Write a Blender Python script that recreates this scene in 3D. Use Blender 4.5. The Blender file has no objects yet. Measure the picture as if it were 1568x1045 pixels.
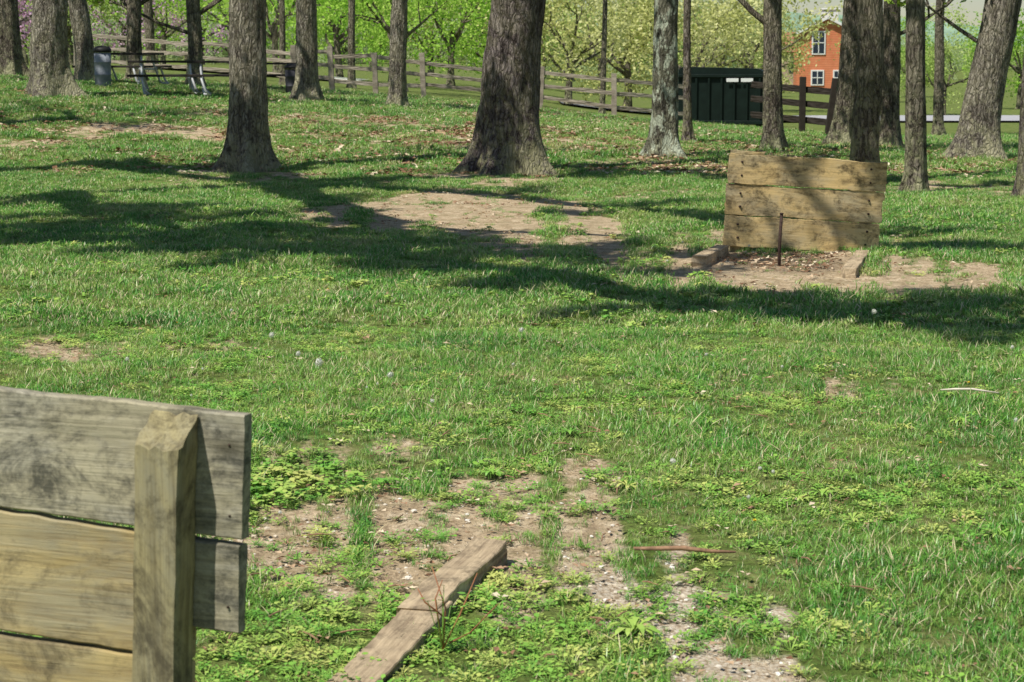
import bpy, bmesh, math, random
import numpy as np
from mathutils import Vector, Matrix, noise
random.seed(7); rng=np.random.default_rng(11)
R=math.radians
scene=bpy.context.scene
scene.view_settings.view_transform='Standard'
scene.view_settings.look='None'
scene.view_settings.exposure=0

# ---------------------------------------------------------------- helpers
def sm(a,b,v):
    t=np.clip((np.asarray(v,float)-a)/(b-a),0,1); return t*t*(3-2*t)
def terr(x,y):
    x=np.asarray(x,float); y=np.asarray(y,float)
    amp=0.5-0.07*np.clip(x,-16,10)
    z=amp*sm(26,50,y)
    z=z-0.5*sm(45,75,y)/(1+np.exp(-(np.clip(x,-30,30)-1)/1.5))
    z=z+np.clip(y-260,0,400)*0.02
    return z
def T(x,y): return float(terr(x,y))
def hsh(ix,iy,s):
    n=(ix.astype(np.int64)*374761393+iy.astype(np.int64)*668265263+s*982451653)&0xffffffff
    n=((n^(n>>13))*1274126177)&0xffffffff
    n=n^(n>>16)
    return (n&0xffff)/65535.0
def vn(x,y,s=0):
    ix=np.floor(x); iy=np.floor(y); fx=x-ix; fy=y-iy
    fx=fx*fx*(3-2*fx); fy=fy*fy*(3-2*fy)
    a=hsh(ix,iy,s);b=hsh(ix+1,iy,s);c=hsh(ix,iy+1,s);d=hsh(ix+1,iy+1,s)
    return (a*(1-fx)+b*fx)*(1-fy)+(c*(1-fx)+d*fx)*fy
def fbm(x,y,s=0,o=4):
    v=0;a=.5;t=0
    for i in range(o):
        v=v+a*vn(x*2**i+i*17.3,y*2**i-i*9.1,s+i); t+=a; a*=.5
    return v/t
PATCH=[(.50,6.3,.28,.40,1.5),(.60,5.6,.2,.28,1.0),(.50,7.15,.36,.33,.6),(.22,7.5,.4,.3,.45),(.15,6.5,.25,.35,.45),
(-.72,7.05,.4,.5,1.0),(-.53,7.65,.5,.35,.6),(-.35,6.6,.25,.25,.8),(.08,6.9,.3,.3,.42),(-.3,7.2,.4,.45,.62),
(-2.57,12.3,.7,.5,.55),(-.75,24.0,1.2,2.6,1.3),(.65,21,1.0,1.3,.75),(1.2,18.3,.85,1.1,.95),
(2.2,17,1.3,1.5,1.6),(2.95,15.8,.85,.9,1.7),(3.5,16.6,.6,.8,1.0),(-6.5,37.5,2.0,1.2,.9),(-8.5,35,1.6,.9,.45),(-4.3,29.8,1.3,1.5,.6),
(-.2,29.6,1.4,1.6,.65),(1.6,26.5,1.8,1.2,.4),(5.6,28,2,1.6,.5),(1.58,8.5,.28,.14,.4),(.03,8.2,.6,.4,.34),(-.85,8.9,.5,.4,.3),
(4,33,3,1.5,.45),(0,38,4,2,.5),(-3,42,4,2,.45),(.4,19.5,.9,1.1,.5),(1.6,10.6,.6,.4,.3),(2.6,20,1.2,.8,.5)]
def dirt(x,y):
    x=np.asarray(x,float);y=np.asarray(y,float)
    sc=np.clip(y/12,.45,2.0)
    n1=fbm(x*2.4/sc,y*1.6/sc,3)-.5; n2=fbm(x*2.4/sc+31,y*1.6/sc+7,5)-.5
    xx=x+n1*1.0*sc; yy=y+n2*1.3*sc
    d=np.zeros_like(x)
    for (px,py,rx,ry,s) in PATCH:
        q=np.sqrt(((xx-px)/rx)**2+((yy-py)/ry)**2)
        d=np.maximum(d,s*(1-sm(.25,1.6,q)))
    n3=fbm(x*9/sc,y*7/sc,33,4)-.5
    d=d*(1+n3*2.0)+n3*1.1*sm(.05,.4,d)
    d=d+ np.clip(fbm(x*1.3,y*1.0,9)-.66,0,1)*1.2
    return np.clip(d*1.05,0,1)
def weedzone(X,Y):
    return np.clip(np.exp(-(((X+.12)/.62)**2+((Y-5.75)/.85)**2)**2)+.9*np.exp(-(((X+.95)/.38)**2+((Y-8.1)/.5)**2))+np.exp(-(((X+.8)/.4)**2+((Y-5.6)/.7)**2)),0,1)

def mesh_obj(name,verts,faces,mats=(),parent=None,midx=None,smooth=False):
    me=bpy.data.meshes.new(name); me.from_pydata([tuple(v) for v in verts],[],[tuple(f) for f in faces])
    for m in mats: me.materials.append(m)
    if midx is not None: me.polygons.foreach_set('material_index',np.asarray(midx,np.int32))
    if smooth: me.polygons.foreach_set('use_smooth',np.ones(len(me.polygons),bool))
    me.update()
    ob=bpy.data.objects.new(name,me); scene.collection.objects.link(ob)
    if parent: ob.parent=parent
    return ob
def empty(name,loc=(0,0,0),rot=(0,0,0)):
    e=bpy.data.objects.new(name,None); scene.collection.objects.link(e); e.location=loc; e.rotation_euler=rot; e.empty_display_size=.2; return e
def box(name,size,loc,mat,parent=None,rot=(0,0,0),bev=.01):
    bm=bmesh.new(); bmesh.ops.create_cube(bm,size=1)
    for v in bm.verts: v.co=Vector((v.co.x*size[0],v.co.y*size[1],v.co.z*size[2]))
    if bev>0: bmesh.ops.bevel(bm,geom=bm.edges[:],offset=bev,segments=1,affect='EDGES')
    me=bpy.data.meshes.new(name); bm.to_mesh(me); bm.free(); me.materials.append(mat)
    ob=bpy.data.objects.new(name,me); scene.collection.objects.link(ob)
    ob.location=loc; ob.rotation_euler=rot
    if parent: ob.parent=parent
    return ob
def tube_geo(path,rad,seg=8,base=0):
    V=[];F=[]; n=len(path); path=[Vector(p) for p in path]
    for i,p in enumerate(path):
        d=(path[min(i+1,n-1)]-path[max(i-1,0)]).normalized()
        a=Vector((1,0,0)) if abs(d.x)<.8 else Vector((0,1,0))
        u=d.cross(a).normalized(); w=d.cross(u)
        for k in range(seg):
            t=2*math.pi*k/seg
            V.append(p+(u*math.cos(t)+w*math.sin(t))*rad[i])
    for i in range(n-1):
        for k in range(seg):
            k2=(k+1)%seg
            F.append((base+i*seg+k,base+i*seg+k2,base+(i+1)*seg+k2,base+(i+1)*seg+k))
    F.append(tuple(base+k for k in range(seg))[::-1]); F.append(tuple(base+(n-1)*seg+k for k in range(seg)))
    return V,F
def tube(name,path,rad,mat,parent=None,seg=8):
    if not isinstance(rad,(list,tuple)): rad=[rad]*len(path)
    V,F=tube_geo(path,rad,seg); return mesh_obj(name,V,F,[mat],parent,smooth=True)
def loft_board(name,L,Th,H,mat,parent=None,nx=60,wob=.004,fine=.0015,xf=None,seed=0,rough_end=0):
    ny=2;nz=10
    ring=[]
    c=.004
    for j in range(nz+1): ring.append((-Th/2,-H/2+c+(H-2*c)*j/nz))
    for j in range(1,ny+1): ring.append((-Th/2+c+(Th-2*c)*(j-1)/(ny-1),H/2))
    for j in range(nz+1): ring.append((Th/2,H/2-c-(H-2*c)*j/nz))
    for j in range(1,ny+1): ring.append((Th/2-c-(Th-2*c)*(j-1)/(ny-1),-H/2))
    m=len(ring);V=[];F=[]
    for i in range(nx+1):
        x=-L/2+L*i/nx
        for (y,z) in ring:
            e=noise.noise(Vector((x*3,seed+ (5 if z>0 else 0),1)))*wob+noise.noise(Vector((x*18,seed+(5 if z>0 else 0),4)))*wob*.5
            yy=y+noise.noise(Vector((x*5,z*30,seed)))*fine
            zz=z+e*(z/(H/2))
            xx=x
            if rough_end and (i in(0,nx)): xx+=noise.noise(Vector((z*25,y*20,seed+i)))*rough_end
            p=Vector((xx,yy,zz))
            if xf: p=xf(p)
            V.append(p)
    for i in range(nx):
        for k in range(m):
            k2=(k+1)%m
            F.append((i*m+k,i*m+k2,(i+1)*m+k2,(i+1)*m+k))
    F.append(tuple(range(m))[::-1]); F.append(tuple(nx*m+k for k in range(m)))
    ob=mesh_obj(name,V,F,[mat],parent)
    bm=bmesh.new(); bm.from_mesh(ob.data); bmesh.ops.recalc_face_normals(bm,faces=bm.faces); bm.to_mesh(ob.data); bm.free()
    return ob

# ---------------------------------------------------------------- materials
class NT:
    def __init__(s,name):
        s.m=bpy.data.materials.new(name); s.m.use_nodes=True; s.t=s.m.node_tree; s.t.nodes.clear()
        s.out=s.t.nodes.new('ShaderNodeOutputMaterial')
    def n(s,ty,**k):
        nd=s.t.nodes.new(ty)
        for a,b in k.items(): setattr(nd,a,b)
        return nd
    def l(s,a,b): s.t.links.new(a,b)
    def setv(s,sock,v):
        if isinstance(v,bpy.types.NodeSocket): s.l(v,sock)
        else: sock.default_value=v
    def noise(s,vec,scale,detail=4,rough=.55,dist=0):
        nd=s.n('ShaderNodeTexNoise'); s.l(vec,nd.inputs['Vector']); nd.inputs['Scale'].default_value=scale
        nd.inputs['Detail'].default_value=detail; nd.inputs['Roughness'].default_value=rough; nd.inputs['Distortion'].default_value=dist
        return nd.outputs['Fac']
    def voro(s,vec,scale,feat='F1',out='Distance'):
        nd=s.n('ShaderNodeTexVoronoi',feature=feat); s.l(vec,nd.inputs['Vector']); nd.inputs['Scale'].default_value=scale
        return nd.outputs[out]
    def ramp(s,fac,stops):
        nd=s.n('ShaderNodeValToRGB'); s.l(fac,nd.inputs['Fac']); cr=nd.color_ramp
        while len(cr.elements)<len(stops): cr.elements.new(.5)
        for e,(p,c) in zip(cr.elements,stops):
            e.position=p
            e.color=(c,c,c,1) if isinstance(c,(int,float)) else (*c,1)
        return nd.outputs['Color']
    def mix(s,fac,a,b,mode='MIX'):
        nd=s.n('ShaderNodeMix',data_type='RGBA',blend_type=mode)
        s.setv(nd.inputs[0],fac)
        for sock,v in((nd.inputs[6],a),(nd.inputs[7],b)):
            if isinstance(v,(tuple,list)): v=(*v,1) if len(v)==3 else v
            s.setv(sock,v)
        return nd.outputs[2]
    def math(s,op,a,b=0.0,clamp=False):
        nd=s.n('ShaderNodeMath',operation=op,use_clamp=clamp); s.setv(nd.inputs[0],a); s.setv(nd.inputs[1],b); return nd.outputs[0]
    def mapping(s,vec,scale=(1,1,1),loc=(0,0,0)):
        nd=s.n('ShaderNodeMapping'); s.l(vec,nd.inputs['Vector']); nd.inputs['Scale'].default_value=scale; nd.inputs['Location'].default_value=loc
        return nd.outputs[0]
    def warp(s,vec,scale,amt):
        nn=s.n('ShaderNodeTexNoise'); s.l(vec,nn.inputs['Vector']); nn.inputs['Scale'].default_value=scale; nn.inputs['Detail'].default_value=3
        k=s.n('ShaderNodeVectorMath',operation='SCALE'); s.l(nn.outputs['Color'],k.inputs[0]); k.inputs['Scale'].default_value=amt
        a=s.n('ShaderNodeVectorMath',operation='ADD'); s.l(vec,a.inputs[0]); s.l(k.outputs[0],a.inputs[1]); return a.outputs[0]
    def bump(s,h,strength=.5,dist=.01):
        nd=s.n('ShaderNodeBump'); s.l(h,nd.inputs['Height']); nd.inputs['Strength'].default_value=strength; nd.inputs['Distance'].default_value=dist
        return nd.outputs[0]
    def bsdf(s,col,rough=.85,bump=None,spec=.2,metal=0,trans=0):
        b=s.n('ShaderNodeBsdfPrincipled')
        s.setv(b.inputs['Base Color'],(*col,1) if isinstance(col,tuple) and len(col)==3 else col)
        s.setv(b.inputs['Roughness'],rough); b.inputs['Specular IOR Level'].default_value=spec; b.inputs['Metallic'].default_value=metal
        if bump is not None: s.l(bump,b.inputs['Normal'])
        o=b.outputs[0]
        if trans>0:
            t=s.n('ShaderNodeBsdfTranslucent'); s.setv(t.inputs[0],(*col,1) if isinstance(col,tuple) and len(col)==3 else col)
            mx=s.n('ShaderNodeMixShader'); mx.inputs[0].default_value=trans; s.l(o,mx.inputs[1]); s.l(t.outputs[0],mx.inputs[2]); o=mx.outputs[0]
        s.l(o,s.out.inputs[0]); return s.m
    def obj(s): return s.n('ShaderNodeTexCoord').outputs['Object']
    def pos(s): return s.n('ShaderNodeNewGeometry').outputs['Position']
    def attr(s,name):
        nd=s.n('ShaderNodeAttribute',attribute_name=name); return nd.outputs['Fac']
    def rnd(s): return s.n('ShaderNodeObjectInfo').outputs['Random']

def mat_plain(name,col,rough=.7,var=.25,scale=8,metal=0):
    t=NT(name); v=t.noise(t.obj(),scale)
    dark=tuple(c*(1-var) for c in col); lite=tuple(min(1,c*(1+var)) for c in col)
    return t.bsdf(t.ramp(v,[(.3,dark),(.7,lite)]),rough,t.bump(v,.2,.004),metal=metal)

def mat_wood(name,lt,dk,stain,stain_amt=.5,axis=0,grain=1.0,knot=True,st0=.46,grey=None):
    t=NT(name); o=t.obj()
    rv=t.n('ShaderNodeObjectInfo').outputs['Random']
    off=t.n('ShaderNodeVectorMath',operation='ADD'); t.l(o,off.inputs[0])
    cmb=t.n('ShaderNodeCombineXYZ'); m=t.math('MULTIPLY',rv,13.0)
    for i in range(3): t.l(m,cmb.inputs[i])
    t.l(cmb.outputs[0],off.inputs[1]); o2=off.outputs[0]
    def S(a,b):
        q=[a*grain]*3; q[axis]=b*grain; return tuple(q)
    g=t.noise(t.mapping(o2,S(30,1.3)),1.0,8,.72,.9)
    gf=t.noise(t.mapping(o2,S(170,5)),1.0,3,.6)
    g2=t.noise(t.mapping(o2,S(75,2.2)),1.0,4,.6)
    big=t.noise(o2,3.0,5,.6); blot=t.noise(t.mapping(o2,S(7,3.6)),1.0,8,.78,.8); sp=t.noise(o2,26,6,.8)
    col=t.ramp(g,[(.30,dk),(.48,tuple(a*.6+b*.4 for a,b in zip(lt,dk))),(.66,lt)])
    if grey: col=t.mix(t.ramp(t.noise(t.mapping(o2,S(5,2.0)),1.0,6,.7,.4),[(.42,0.0),(.60,.85)]),col,t.mix(g,tuple(c*.45 for c in grey),grey))
    col=t.mix(t.ramp(gf,[(.3,.55),(.55,0.0)]),col,dk)
    col=t.mix(t.ramp(big,[(.40,.0),(.70,.5)]),col,tuple(min(1,c*1.3) for c in lt))
    col=t.mix(t.ramp(t.math('ADD',t.math('MULTIPLY',blot,.72),t.math('MULTIPLY',sp,.28)),[(st0,0.0),(st0+.13,stain_amt)]),col,stain)
    crack=t.ramp(g2,[(.25,1.0),(.31,0.0)])
    col=t.mix(t.math('MULTIPLY',crack,.8),col,tuple(c*.25 for c in dk))
    if knot:
        sk=[4.2]*3; sk[axis]=1.9
        kn=t.voro(t.warp(t.mapping(o2,tuple(sk)),3.0,.25),1.0)
        col=t.mix(t.ramp(kn,[(.02,.7),(.10,.3),(.17,0.0)]),col,tuple(c*.45 for c in dk))
    h=t.math('SUBTRACT',t.math('ADD',t.math('MULTIPLY',g,.6),t.math('MULTIPLY',gf,.3)),t.math('MULTIPLY',crack,.8))
    return t.bsdf(col,.85,t.bump(h,.9,.005))

wood_grey=mat_wood('weathered_grey_wood',(.50,.45,.31),(.19,.17,.11),(.045,.046,.038),.85,st0=.46,grey=(.52,.50,.43))
wood_gold=mat_wood('weathered_golden_wood',(.52,.41,.19),(.21,.15,.07),(.085,.07,.045),.75,st0=.49,grey=(.46,.42,.29))
wood_post=mat_wood('weathered_post_wood',(.44,.38,.20),(.16,.13,.065),(.06,.05,.032),.8,axis=2,st0=.47,grey=(.42,.39,.27))
wood_far=mat_wood('far_board_wood',(.68,.50,.23),(.28,.19,.085),(.07,.055,.03),.9,st0=.475,grey=(.58,.50,.33))
wood_timber=mat_wood('pit_timber_wood',(.58,.46,.30),(.20,.14,.09),(.06,.045,.03),.7,st0=.48)
wood_fence=mat_wood('fence_rail_wood',(.46,.40,.32),(.19,.155,.12),(.13,.11,.08),.5,grain=.3,knot=False)
wood_black=mat_plain('dark_fence_wood',(.035,.028,.022))
wood_table=mat_plain('picnic_wood',(.035,.03,.027))
galv=mat_plain('galvanised_pipe',(.55,.56,.58),.5,.1,metal=.0)
rust=mat_plain('rusty_iron',(.055,.035,.028),.8,.5,60)

def mat_bark(name,base,dark,lichen,lam=.5,patch=0.0):
    t=NT(name); o=t.obj(); ow=t.warp(o,5,.12)
    g=t.noise(t.mapping(ow,(12,12,2.1)),1.0,9,.8,.4)
    g3=t.noise(t.mapping(ow,(34,34,7)),1.0,5,.75)
    v=t.voro(t.mapping(ow,(18,18,3.4)),1.0,'DISTANCE_TO_EDGE')
    big=t.noise(o,1.5,5,.6); fine=t.noise(o,7,8,.8)
    col=t.ramp(g,[(.40,dark),(.48,tuple((x*.55+y*.45) for x,y in zip(base,dark))),(.57,base),(.72,tuple(c*1.5 for c in base))])
    col=t.mix(t.ramp(g3,[(.40,.85),(.52,0.0)]),col,dark)
    col=t.mix(t.ramp(v,[(.0,.85),(.12,0.0)]),col,tuple(c*.5 for c in dark))
    col=t.mix(t.ramp(big,[(.35,.4),(.6,0.0)]),col,tuple(c*.8 for c in dark))
    sep=t.n('ShaderNodeSeparateXYZ'); t.l(o,sep.inputs[0])
    low=t.ramp(t.math('MULTIPLY',sep.outputs[2],.5),[(.02,1.0),(.75,.25)])
    lm=t.math('MULTIPLY',t.ramp(t.math('ADD',t.math('MULTIPLY',fine,.7),t.math('MULTIPLY',big,.4)),[(.50,0.0),(.58,lam)]),low)
    col=t.mix(lm,col,lichen)
    if patch: col=t.mix(t.ramp(t.noise(t.mapping(o,(5,5,3)),1.0,7,.7,.3),[(.51,0.0),(.55,patch)]),col,(.55,.60,.46))
    h=t.math('ADD',t.math('ADD',t.math('MULTIPLY',g,.8),t.math('MULTIPLY',g3,.3)),t.math('MULTIPLY',t.ramp(v,[(0,0.0),(.2,1.0)]),.35))
    return t.bsdf(col,.95,t.bump(h,1.0,.08),spec=.1)
bark=mat_bark('oak_bark',(.40,.345,.28),(.07,.056,.044),(.46,.46,.26),.7)
bark_red=mat_bark('reddish_bark',(.40,.34,.32),(.06,.045,.04),(.44,.43,.23),.65)
bark_pale=mat_bark('lichen_bark',(.30,.28,.22),(.06,.055,.042),(.44,.45,.29),.7,.95)
bark_grey=mat_bark('pale_grey_bark',(.53,.48,.40),(.10,.083,.065),(.52,.50,.30),.65)

def mat_leaf(name,a,b,c,tr=.4):
    t=NT(name); tt=t.attr('tint'); n=t.noise(t.pos(),.6,3)
    col=t.ramp(t.math('ADD',t.math('MULTIPLY',tt,.7),t.math('MULTIPLY',n,.3)),[(.2,a),(.5,b),(.85,c)])
    return t.bsdf(col,.6,spec=.2,trans=tr)
leaf_oak=mat_leaf('oak_leaves',(.12,.22,.03),(.22,.36,.05),(.36,.46,.09),.15)
leaf_bright=mat_leaf('bright_green_leaves',(.18,.40,.04),(.40,.66,.09),(.64,.82,.20),.45)
leaf_pale=mat_leaf('pale_spring_leaves',(.34,.38,.10),(.60,.62,.23),(.82,.81,.44),.4)
leaf_mid=mat_leaf('mid_green_leaves',(.24,.38,.08),(.46,.60,.16),(.66,.74,.30),.4)
leaf_pink=mat_leaf('redbud_blossom',(.50,.26,.42),(.72,.46,.64),(.82,.62,.76),.3)
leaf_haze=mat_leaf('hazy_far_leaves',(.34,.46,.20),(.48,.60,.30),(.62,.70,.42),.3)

# ---------------------------------------------------------------- ground
def build_ground():
    xs=np.concatenate([-np.geomspace(9,600,40)[::-1],np.arange(-9+.06,10,.06),np.geomspace(10,600,40)])
    ys=np.concatenate([np.linspace(-40,4.2,20),np.arange(4.3,9,.035),np.arange(9,20,.06),np.arange(20,50,.12),np.geomspace(50,900,90)])
    X,Y=np.meshgrid(xs,ys); nx=len(xs);ny=len(ys)
    D=dirt(X,Y)
    Z=terr(X,Y)+(fbm(X*1.2,Y*1.2,40)-.5)*.05*sm(60,30,np.minimum(Y,60))
    near=np.clip((24-Y)/14,0,1)
    Z=Z+near*((fbm(X*14,Y*14,50,3)-.5)*.026+(fbm(X*60,Y*60,60,2)-.5)*.012) - D*near*.012
    V=np.stack([X,Y,Z],-1).reshape(-1,3)
    i=np.arange(ny-1)[:,None]*nx+np.arange(nx-1)[None,:]
    F=np.stack([i,i+1,i+1+nx,i+nx],-1).reshape(-1,4)
    me=bpy.data.meshes.new('ground'); me.vertices.add(len(V)); me.vertices.foreach_set('co',V.ravel())
    me.loops.add(F.size); me.loops.foreach_set('vertex_index',F.ravel().astype(np.int32))
    me.polygons.add(len(F)); me.polygons.foreach_set('loop_start',np.arange(0,F.size,4,dtype=np.int32))
    me.polygons.foreach_set('use_smooth',np.ones(len(F),bool))
    me.update(calc_edges=True)
    at=me.attributes.new('dirt','FLOAT','POINT'); at.data.foreach_set('value',D.ravel().astype(np.float32))
    pit=np.exp(-(((X-2.35)/.5)**2+((Y-17.4)/.8)**2)**2)*fbm(X*6,Y*5,91)*1.3
    at=me.attributes.new('pit','FLOAT','POINT'); at.data.foreach_set('value',pit.ravel().astype(np.float32))
    grav=np.exp(-(((X-.55)/.45)**2+((Y-6.2)/.9)**2)**2)*np.clip(fbm(X*5,Y*4,92)*1.9,0,1)
    at=me.attributes.new('grav','FLOAT','POINT'); at.data.foreach_set('value',grav.ravel().astype(np.float32))
    ob=bpy.data.objects.new('ground',me); scene.collection.objects.link(ob)
    t=NT('ground_soil'); p=t.pos(); d=t.attr('dirt')
    n1=t.noise(p,9,7,.75); n2=t.noise(p,45,5,.75); n4=t.noise(p,3.0,7,.7)
    green=t.ramp(n4,[(.3,(.09,.15,.03)),(.5,(.17,.23,.055)),(.70,(.34,.32,.14))])
    green=t.mix(t.ramp(n2,[(.38,.6),(.55,0.0)]),green,(.045,.045,.02))
    soil=t.ramp(n1,[(.3,(.30,.21,.125)),(.5,(.58,.45,.29)),(.70,(.84,.71,.51))])
    soil=t.mix(t.ramp(n2,[(.38,.8),(.5,0.0)]),soil,(.17,.115,.07))
    soil=t.mix(t.ramp(n4,[(.36,.5),(.52,0.0)]),soil,(.24,.20,.10))
    peb=t.voro(p,60); gsoil=t.ramp(peb,[(.1,(.88,.83,.72)),(.5,(.66,.56,.43)),(.8,(.30,.22,.15))])
    soil=t.mix(t.math('MULTIPLY',t.attr('grav'),.8),soil,gsoil)
    soil=t.mix(t.attr('pit'),soil,t.ramp(n2,[(.4,(.09,.065,.045)),(.65,(.30,.22,.15))]))
    mask=t.ramp(t.math('ADD',d,t.math('MULTIPLY',t.math('SUBTRACT',n1,.5),1.2)),[(.2,0.0),(.52,1.0)])
    col=t.mix(mask,green,soil)
    h=t.math('ADD',t.math('MULTIPLY',n2,.5),t.math('MULTIPLY',n1,.6))
    ob.data.materials.append(t.bsdf(col,.95,t.bump(h,1.0,.03),spec=.08))
build_ground()

# ---------------------------------------------------------------- scatter
def scatter(name,P,rot,scl,idx,sources):
    col=bpy.data.collections.new(name+'_sources')
    for i,s in enumerate(sources):
        for c in list(s.users_collection): c.objects.unlink(s)
        col.objects.link(s)
    me=bpy.data.meshes.new(name); me.vertices.add(len(P)); me.vertices.foreach_set('co',np.asarray(P,np.float32).ravel())
    a=me.attributes.new('rot','FLOAT_VECTOR','POINT'); a.data.foreach_set('vector',np.asarray(rot,np.float32).ravel())
    a=me.attributes.new('scl','FLOAT','POINT'); a.data.foreach_set('value',np.asarray(scl,np.float32))
    a=me.attributes.new('idx','INT','POINT'); a.data.foreach_set('value',np.asarray(idx,np.int32))
    ob=bpy.data.objects.new(name,me); scene.collection.objects.link(ob)
    ng=bpy.data.node_groups.new(name,'GeometryNodeTree')
    ng.interface.new_socket('Geometry',in_out='INPUT',socket_type='NodeSocketGeometry')
    ng.interface.new_socket('Geometry',in_out='OUTPUT',socket_type='NodeSocketGeometry')
    gi=ng.nodes.new('NodeGroupInput'); go=ng.nodes.new('NodeGroupOutput')
    iop=ng.nodes.new('GeometryNodeInstanceOnPoints'); ci=ng.nodes.new('GeometryNodeCollectionInfo')
    ci.inputs['Collection'].default_value=col; ci.inputs['Separate Children'].default_value=True; ci.inputs['Reset Children'].default_value=True
    def na(n,ty):
        x=ng.nodes.new('GeometryNodeInputNamedAttribute'); x.data_type=ty; x.inputs['Name'].default_value=n
        return [o for o in x.outputs if o.enabled and o.name=='Attribute'][0]
    ng.links.new(gi.outputs[0],iop.inputs['Points']); ng.links.new(ci.outputs[0],iop.inputs['Instance'])
    iop.inputs['Pick Instance'].default_value=True
    ng.links.new(na('idx','INT'),iop.inputs['Instance Index'])
    ng.links.new(na('rot','FLOAT_VECTOR'),iop.inputs['Rotation'])
    ng.links.new(na('scl','FLOAT'),iop.inputs['Scale'])
    ng.links.new(iop.outputs[0],go.inputs[0])
    md=ob.modifiers.new('scatter','NODES'); md.node_group=ng
    return ob

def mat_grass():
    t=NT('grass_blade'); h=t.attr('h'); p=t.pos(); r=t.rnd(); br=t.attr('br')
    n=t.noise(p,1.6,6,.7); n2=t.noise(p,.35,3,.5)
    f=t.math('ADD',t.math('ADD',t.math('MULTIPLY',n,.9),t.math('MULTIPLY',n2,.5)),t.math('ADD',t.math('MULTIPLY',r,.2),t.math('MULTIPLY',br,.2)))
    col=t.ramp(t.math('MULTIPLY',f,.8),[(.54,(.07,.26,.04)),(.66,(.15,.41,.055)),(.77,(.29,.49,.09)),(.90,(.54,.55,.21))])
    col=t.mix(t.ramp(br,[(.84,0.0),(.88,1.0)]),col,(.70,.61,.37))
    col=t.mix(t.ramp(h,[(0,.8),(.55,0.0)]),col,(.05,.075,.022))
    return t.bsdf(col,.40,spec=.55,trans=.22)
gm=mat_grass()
def tuft(name,n,rad,h0,h1,w,mat=gm,flat=.5):
    V=[];F=[];H=[];B=[]
    for b in range(n):
        a=random.random()*6.283; r=rad*math.sqrt(random.random()); bx,by=r*math.cos(a),r*math.sin(a)
        az=random.random()*6.283; dx,dy=math.cos(az),math.sin(az); sx,sy=-dy,dx
        hh=random.uniform(h0,h1); lean=random.uniform(.1,flat)*hh*1.6; br=random.random()
        base=len(V); ww=w*random.uniform(.7,1.3)
        for k,(f,wf) in enumerate(((0,.8),(.45,1),(.8,.65))):
            ox=bx+dx*lean*f*f; oy=by+dy*lean*f*f; oz=hh*(f-.25*f*f*(lean/hh))-.005
            V.append((ox-sx*ww*wf/2,oy-sy*ww*wf/2,oz)); V.append((ox+sx*ww*wf/2,oy+sy*ww*wf/2,oz)); H+=[f,f];B+=[br,br]
        V.append((bx+dx*lean,by+dy*lean,hh*(1-.3*lean/hh))); H.append(1);B.append(br)
        F+=[(base,base+1,base+3,base+2),(base+2,base+3,base+5,base+4),(base+4,base+5,base+6)]
    ob=mesh_obj(name,V,F,[mat])
    for nm,d in(('h',H),('br',B)):
        a=ob.data.attributes.new(nm,'FLOAT','POINT'); a.data.foreach_set('value',d)
    return ob
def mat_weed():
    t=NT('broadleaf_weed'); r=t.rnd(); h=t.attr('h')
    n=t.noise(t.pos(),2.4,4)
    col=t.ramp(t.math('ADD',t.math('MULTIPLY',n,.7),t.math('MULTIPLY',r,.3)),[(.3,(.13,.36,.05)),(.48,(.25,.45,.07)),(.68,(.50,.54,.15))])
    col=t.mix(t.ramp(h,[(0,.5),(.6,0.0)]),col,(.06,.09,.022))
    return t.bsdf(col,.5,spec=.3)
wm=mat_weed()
def rosette(name,n,stem,leaf,spread,up):
    V=[];F=[];H=[]
    for b in range(n):
        az=random.random()*6.283; rr=spread*math.sqrt(random.random()); z=random.uniform(.2,1)*up
        cx,cy=rr*math.cos(az),rr*math.sin(az); l=leaf*random.uniform(.6,1.2); a2=az+random.uniform(-.8,.8)
        d=Vector((math.cos(a2),math.sin(a2),random.uniform(-.3,.5))).normalized(); s=d.cross(Vector((0,0,1))).normalized()*l*.42
        c=Vector((cx,cy,z)); base=len(V)
        V+=[c-d*l*.5,c-d*l*.15+s,c+d*l*.3+s*.9,c+d*l*.5,c+d*l*.3-s*.9,c-d*l*.15-s]; H+=[.6,1,1,1,1,1]
        F+=[(base,base+1,base+2,base+3),(base,base+3,base+4,base+5)]
        b2=len(V); q=Vector((-d.y,d.x,0))*.0012
        V+=[Vector((0,0,0))-q,Vector((0,0,0))+q,c-d*l*.45+q,c-d*l*.45-q]; H+=[0,0,.6,.6]; F.append((b2,b2+1,b2+2,b2+3))
    ob=mesh_obj(name,V,F,[wm]); a=ob.data.attributes.new('h','FLOAT','POINT'); a.data.foreach_set('value',H); return ob
def long_rosette(name,n,L):
    V=[];F=[];H=[]
    for b in range(n):
        az=6.283*b/n+random.uniform(-.3,.3); d=Vector((math.cos(az),math.sin(az),0)); s=Vector((-d.y,d.x,0)); l=L*random.uniform(.6,1.1); base=len(V); u=random.uniform(.6,1.3)
        for f,w,z in((0,.1,0),(.3,.5,.18),(.6,1,.25),(.85,.8,.2)):
            for sg in(-1,1): V.append(d*l*f+s*sg*w*l*.11+Vector((0,0,z*l*u+abs(w)*.004))); H.append(.3+f)
        V.append(d*l+Vector((0,0,.08*l)));H.append(1)
        for k in(0,2,4): F.append((base+k,base+k+1,base+k+3,base+k+2))
        F.append((base+6,base+7,base+8))
    ob=mesh_obj(name,V,F,[wm]); a=ob.data.attributes.new('h','FLOAT','POINT'); a.data.foreach_set('value',H); return ob

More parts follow.
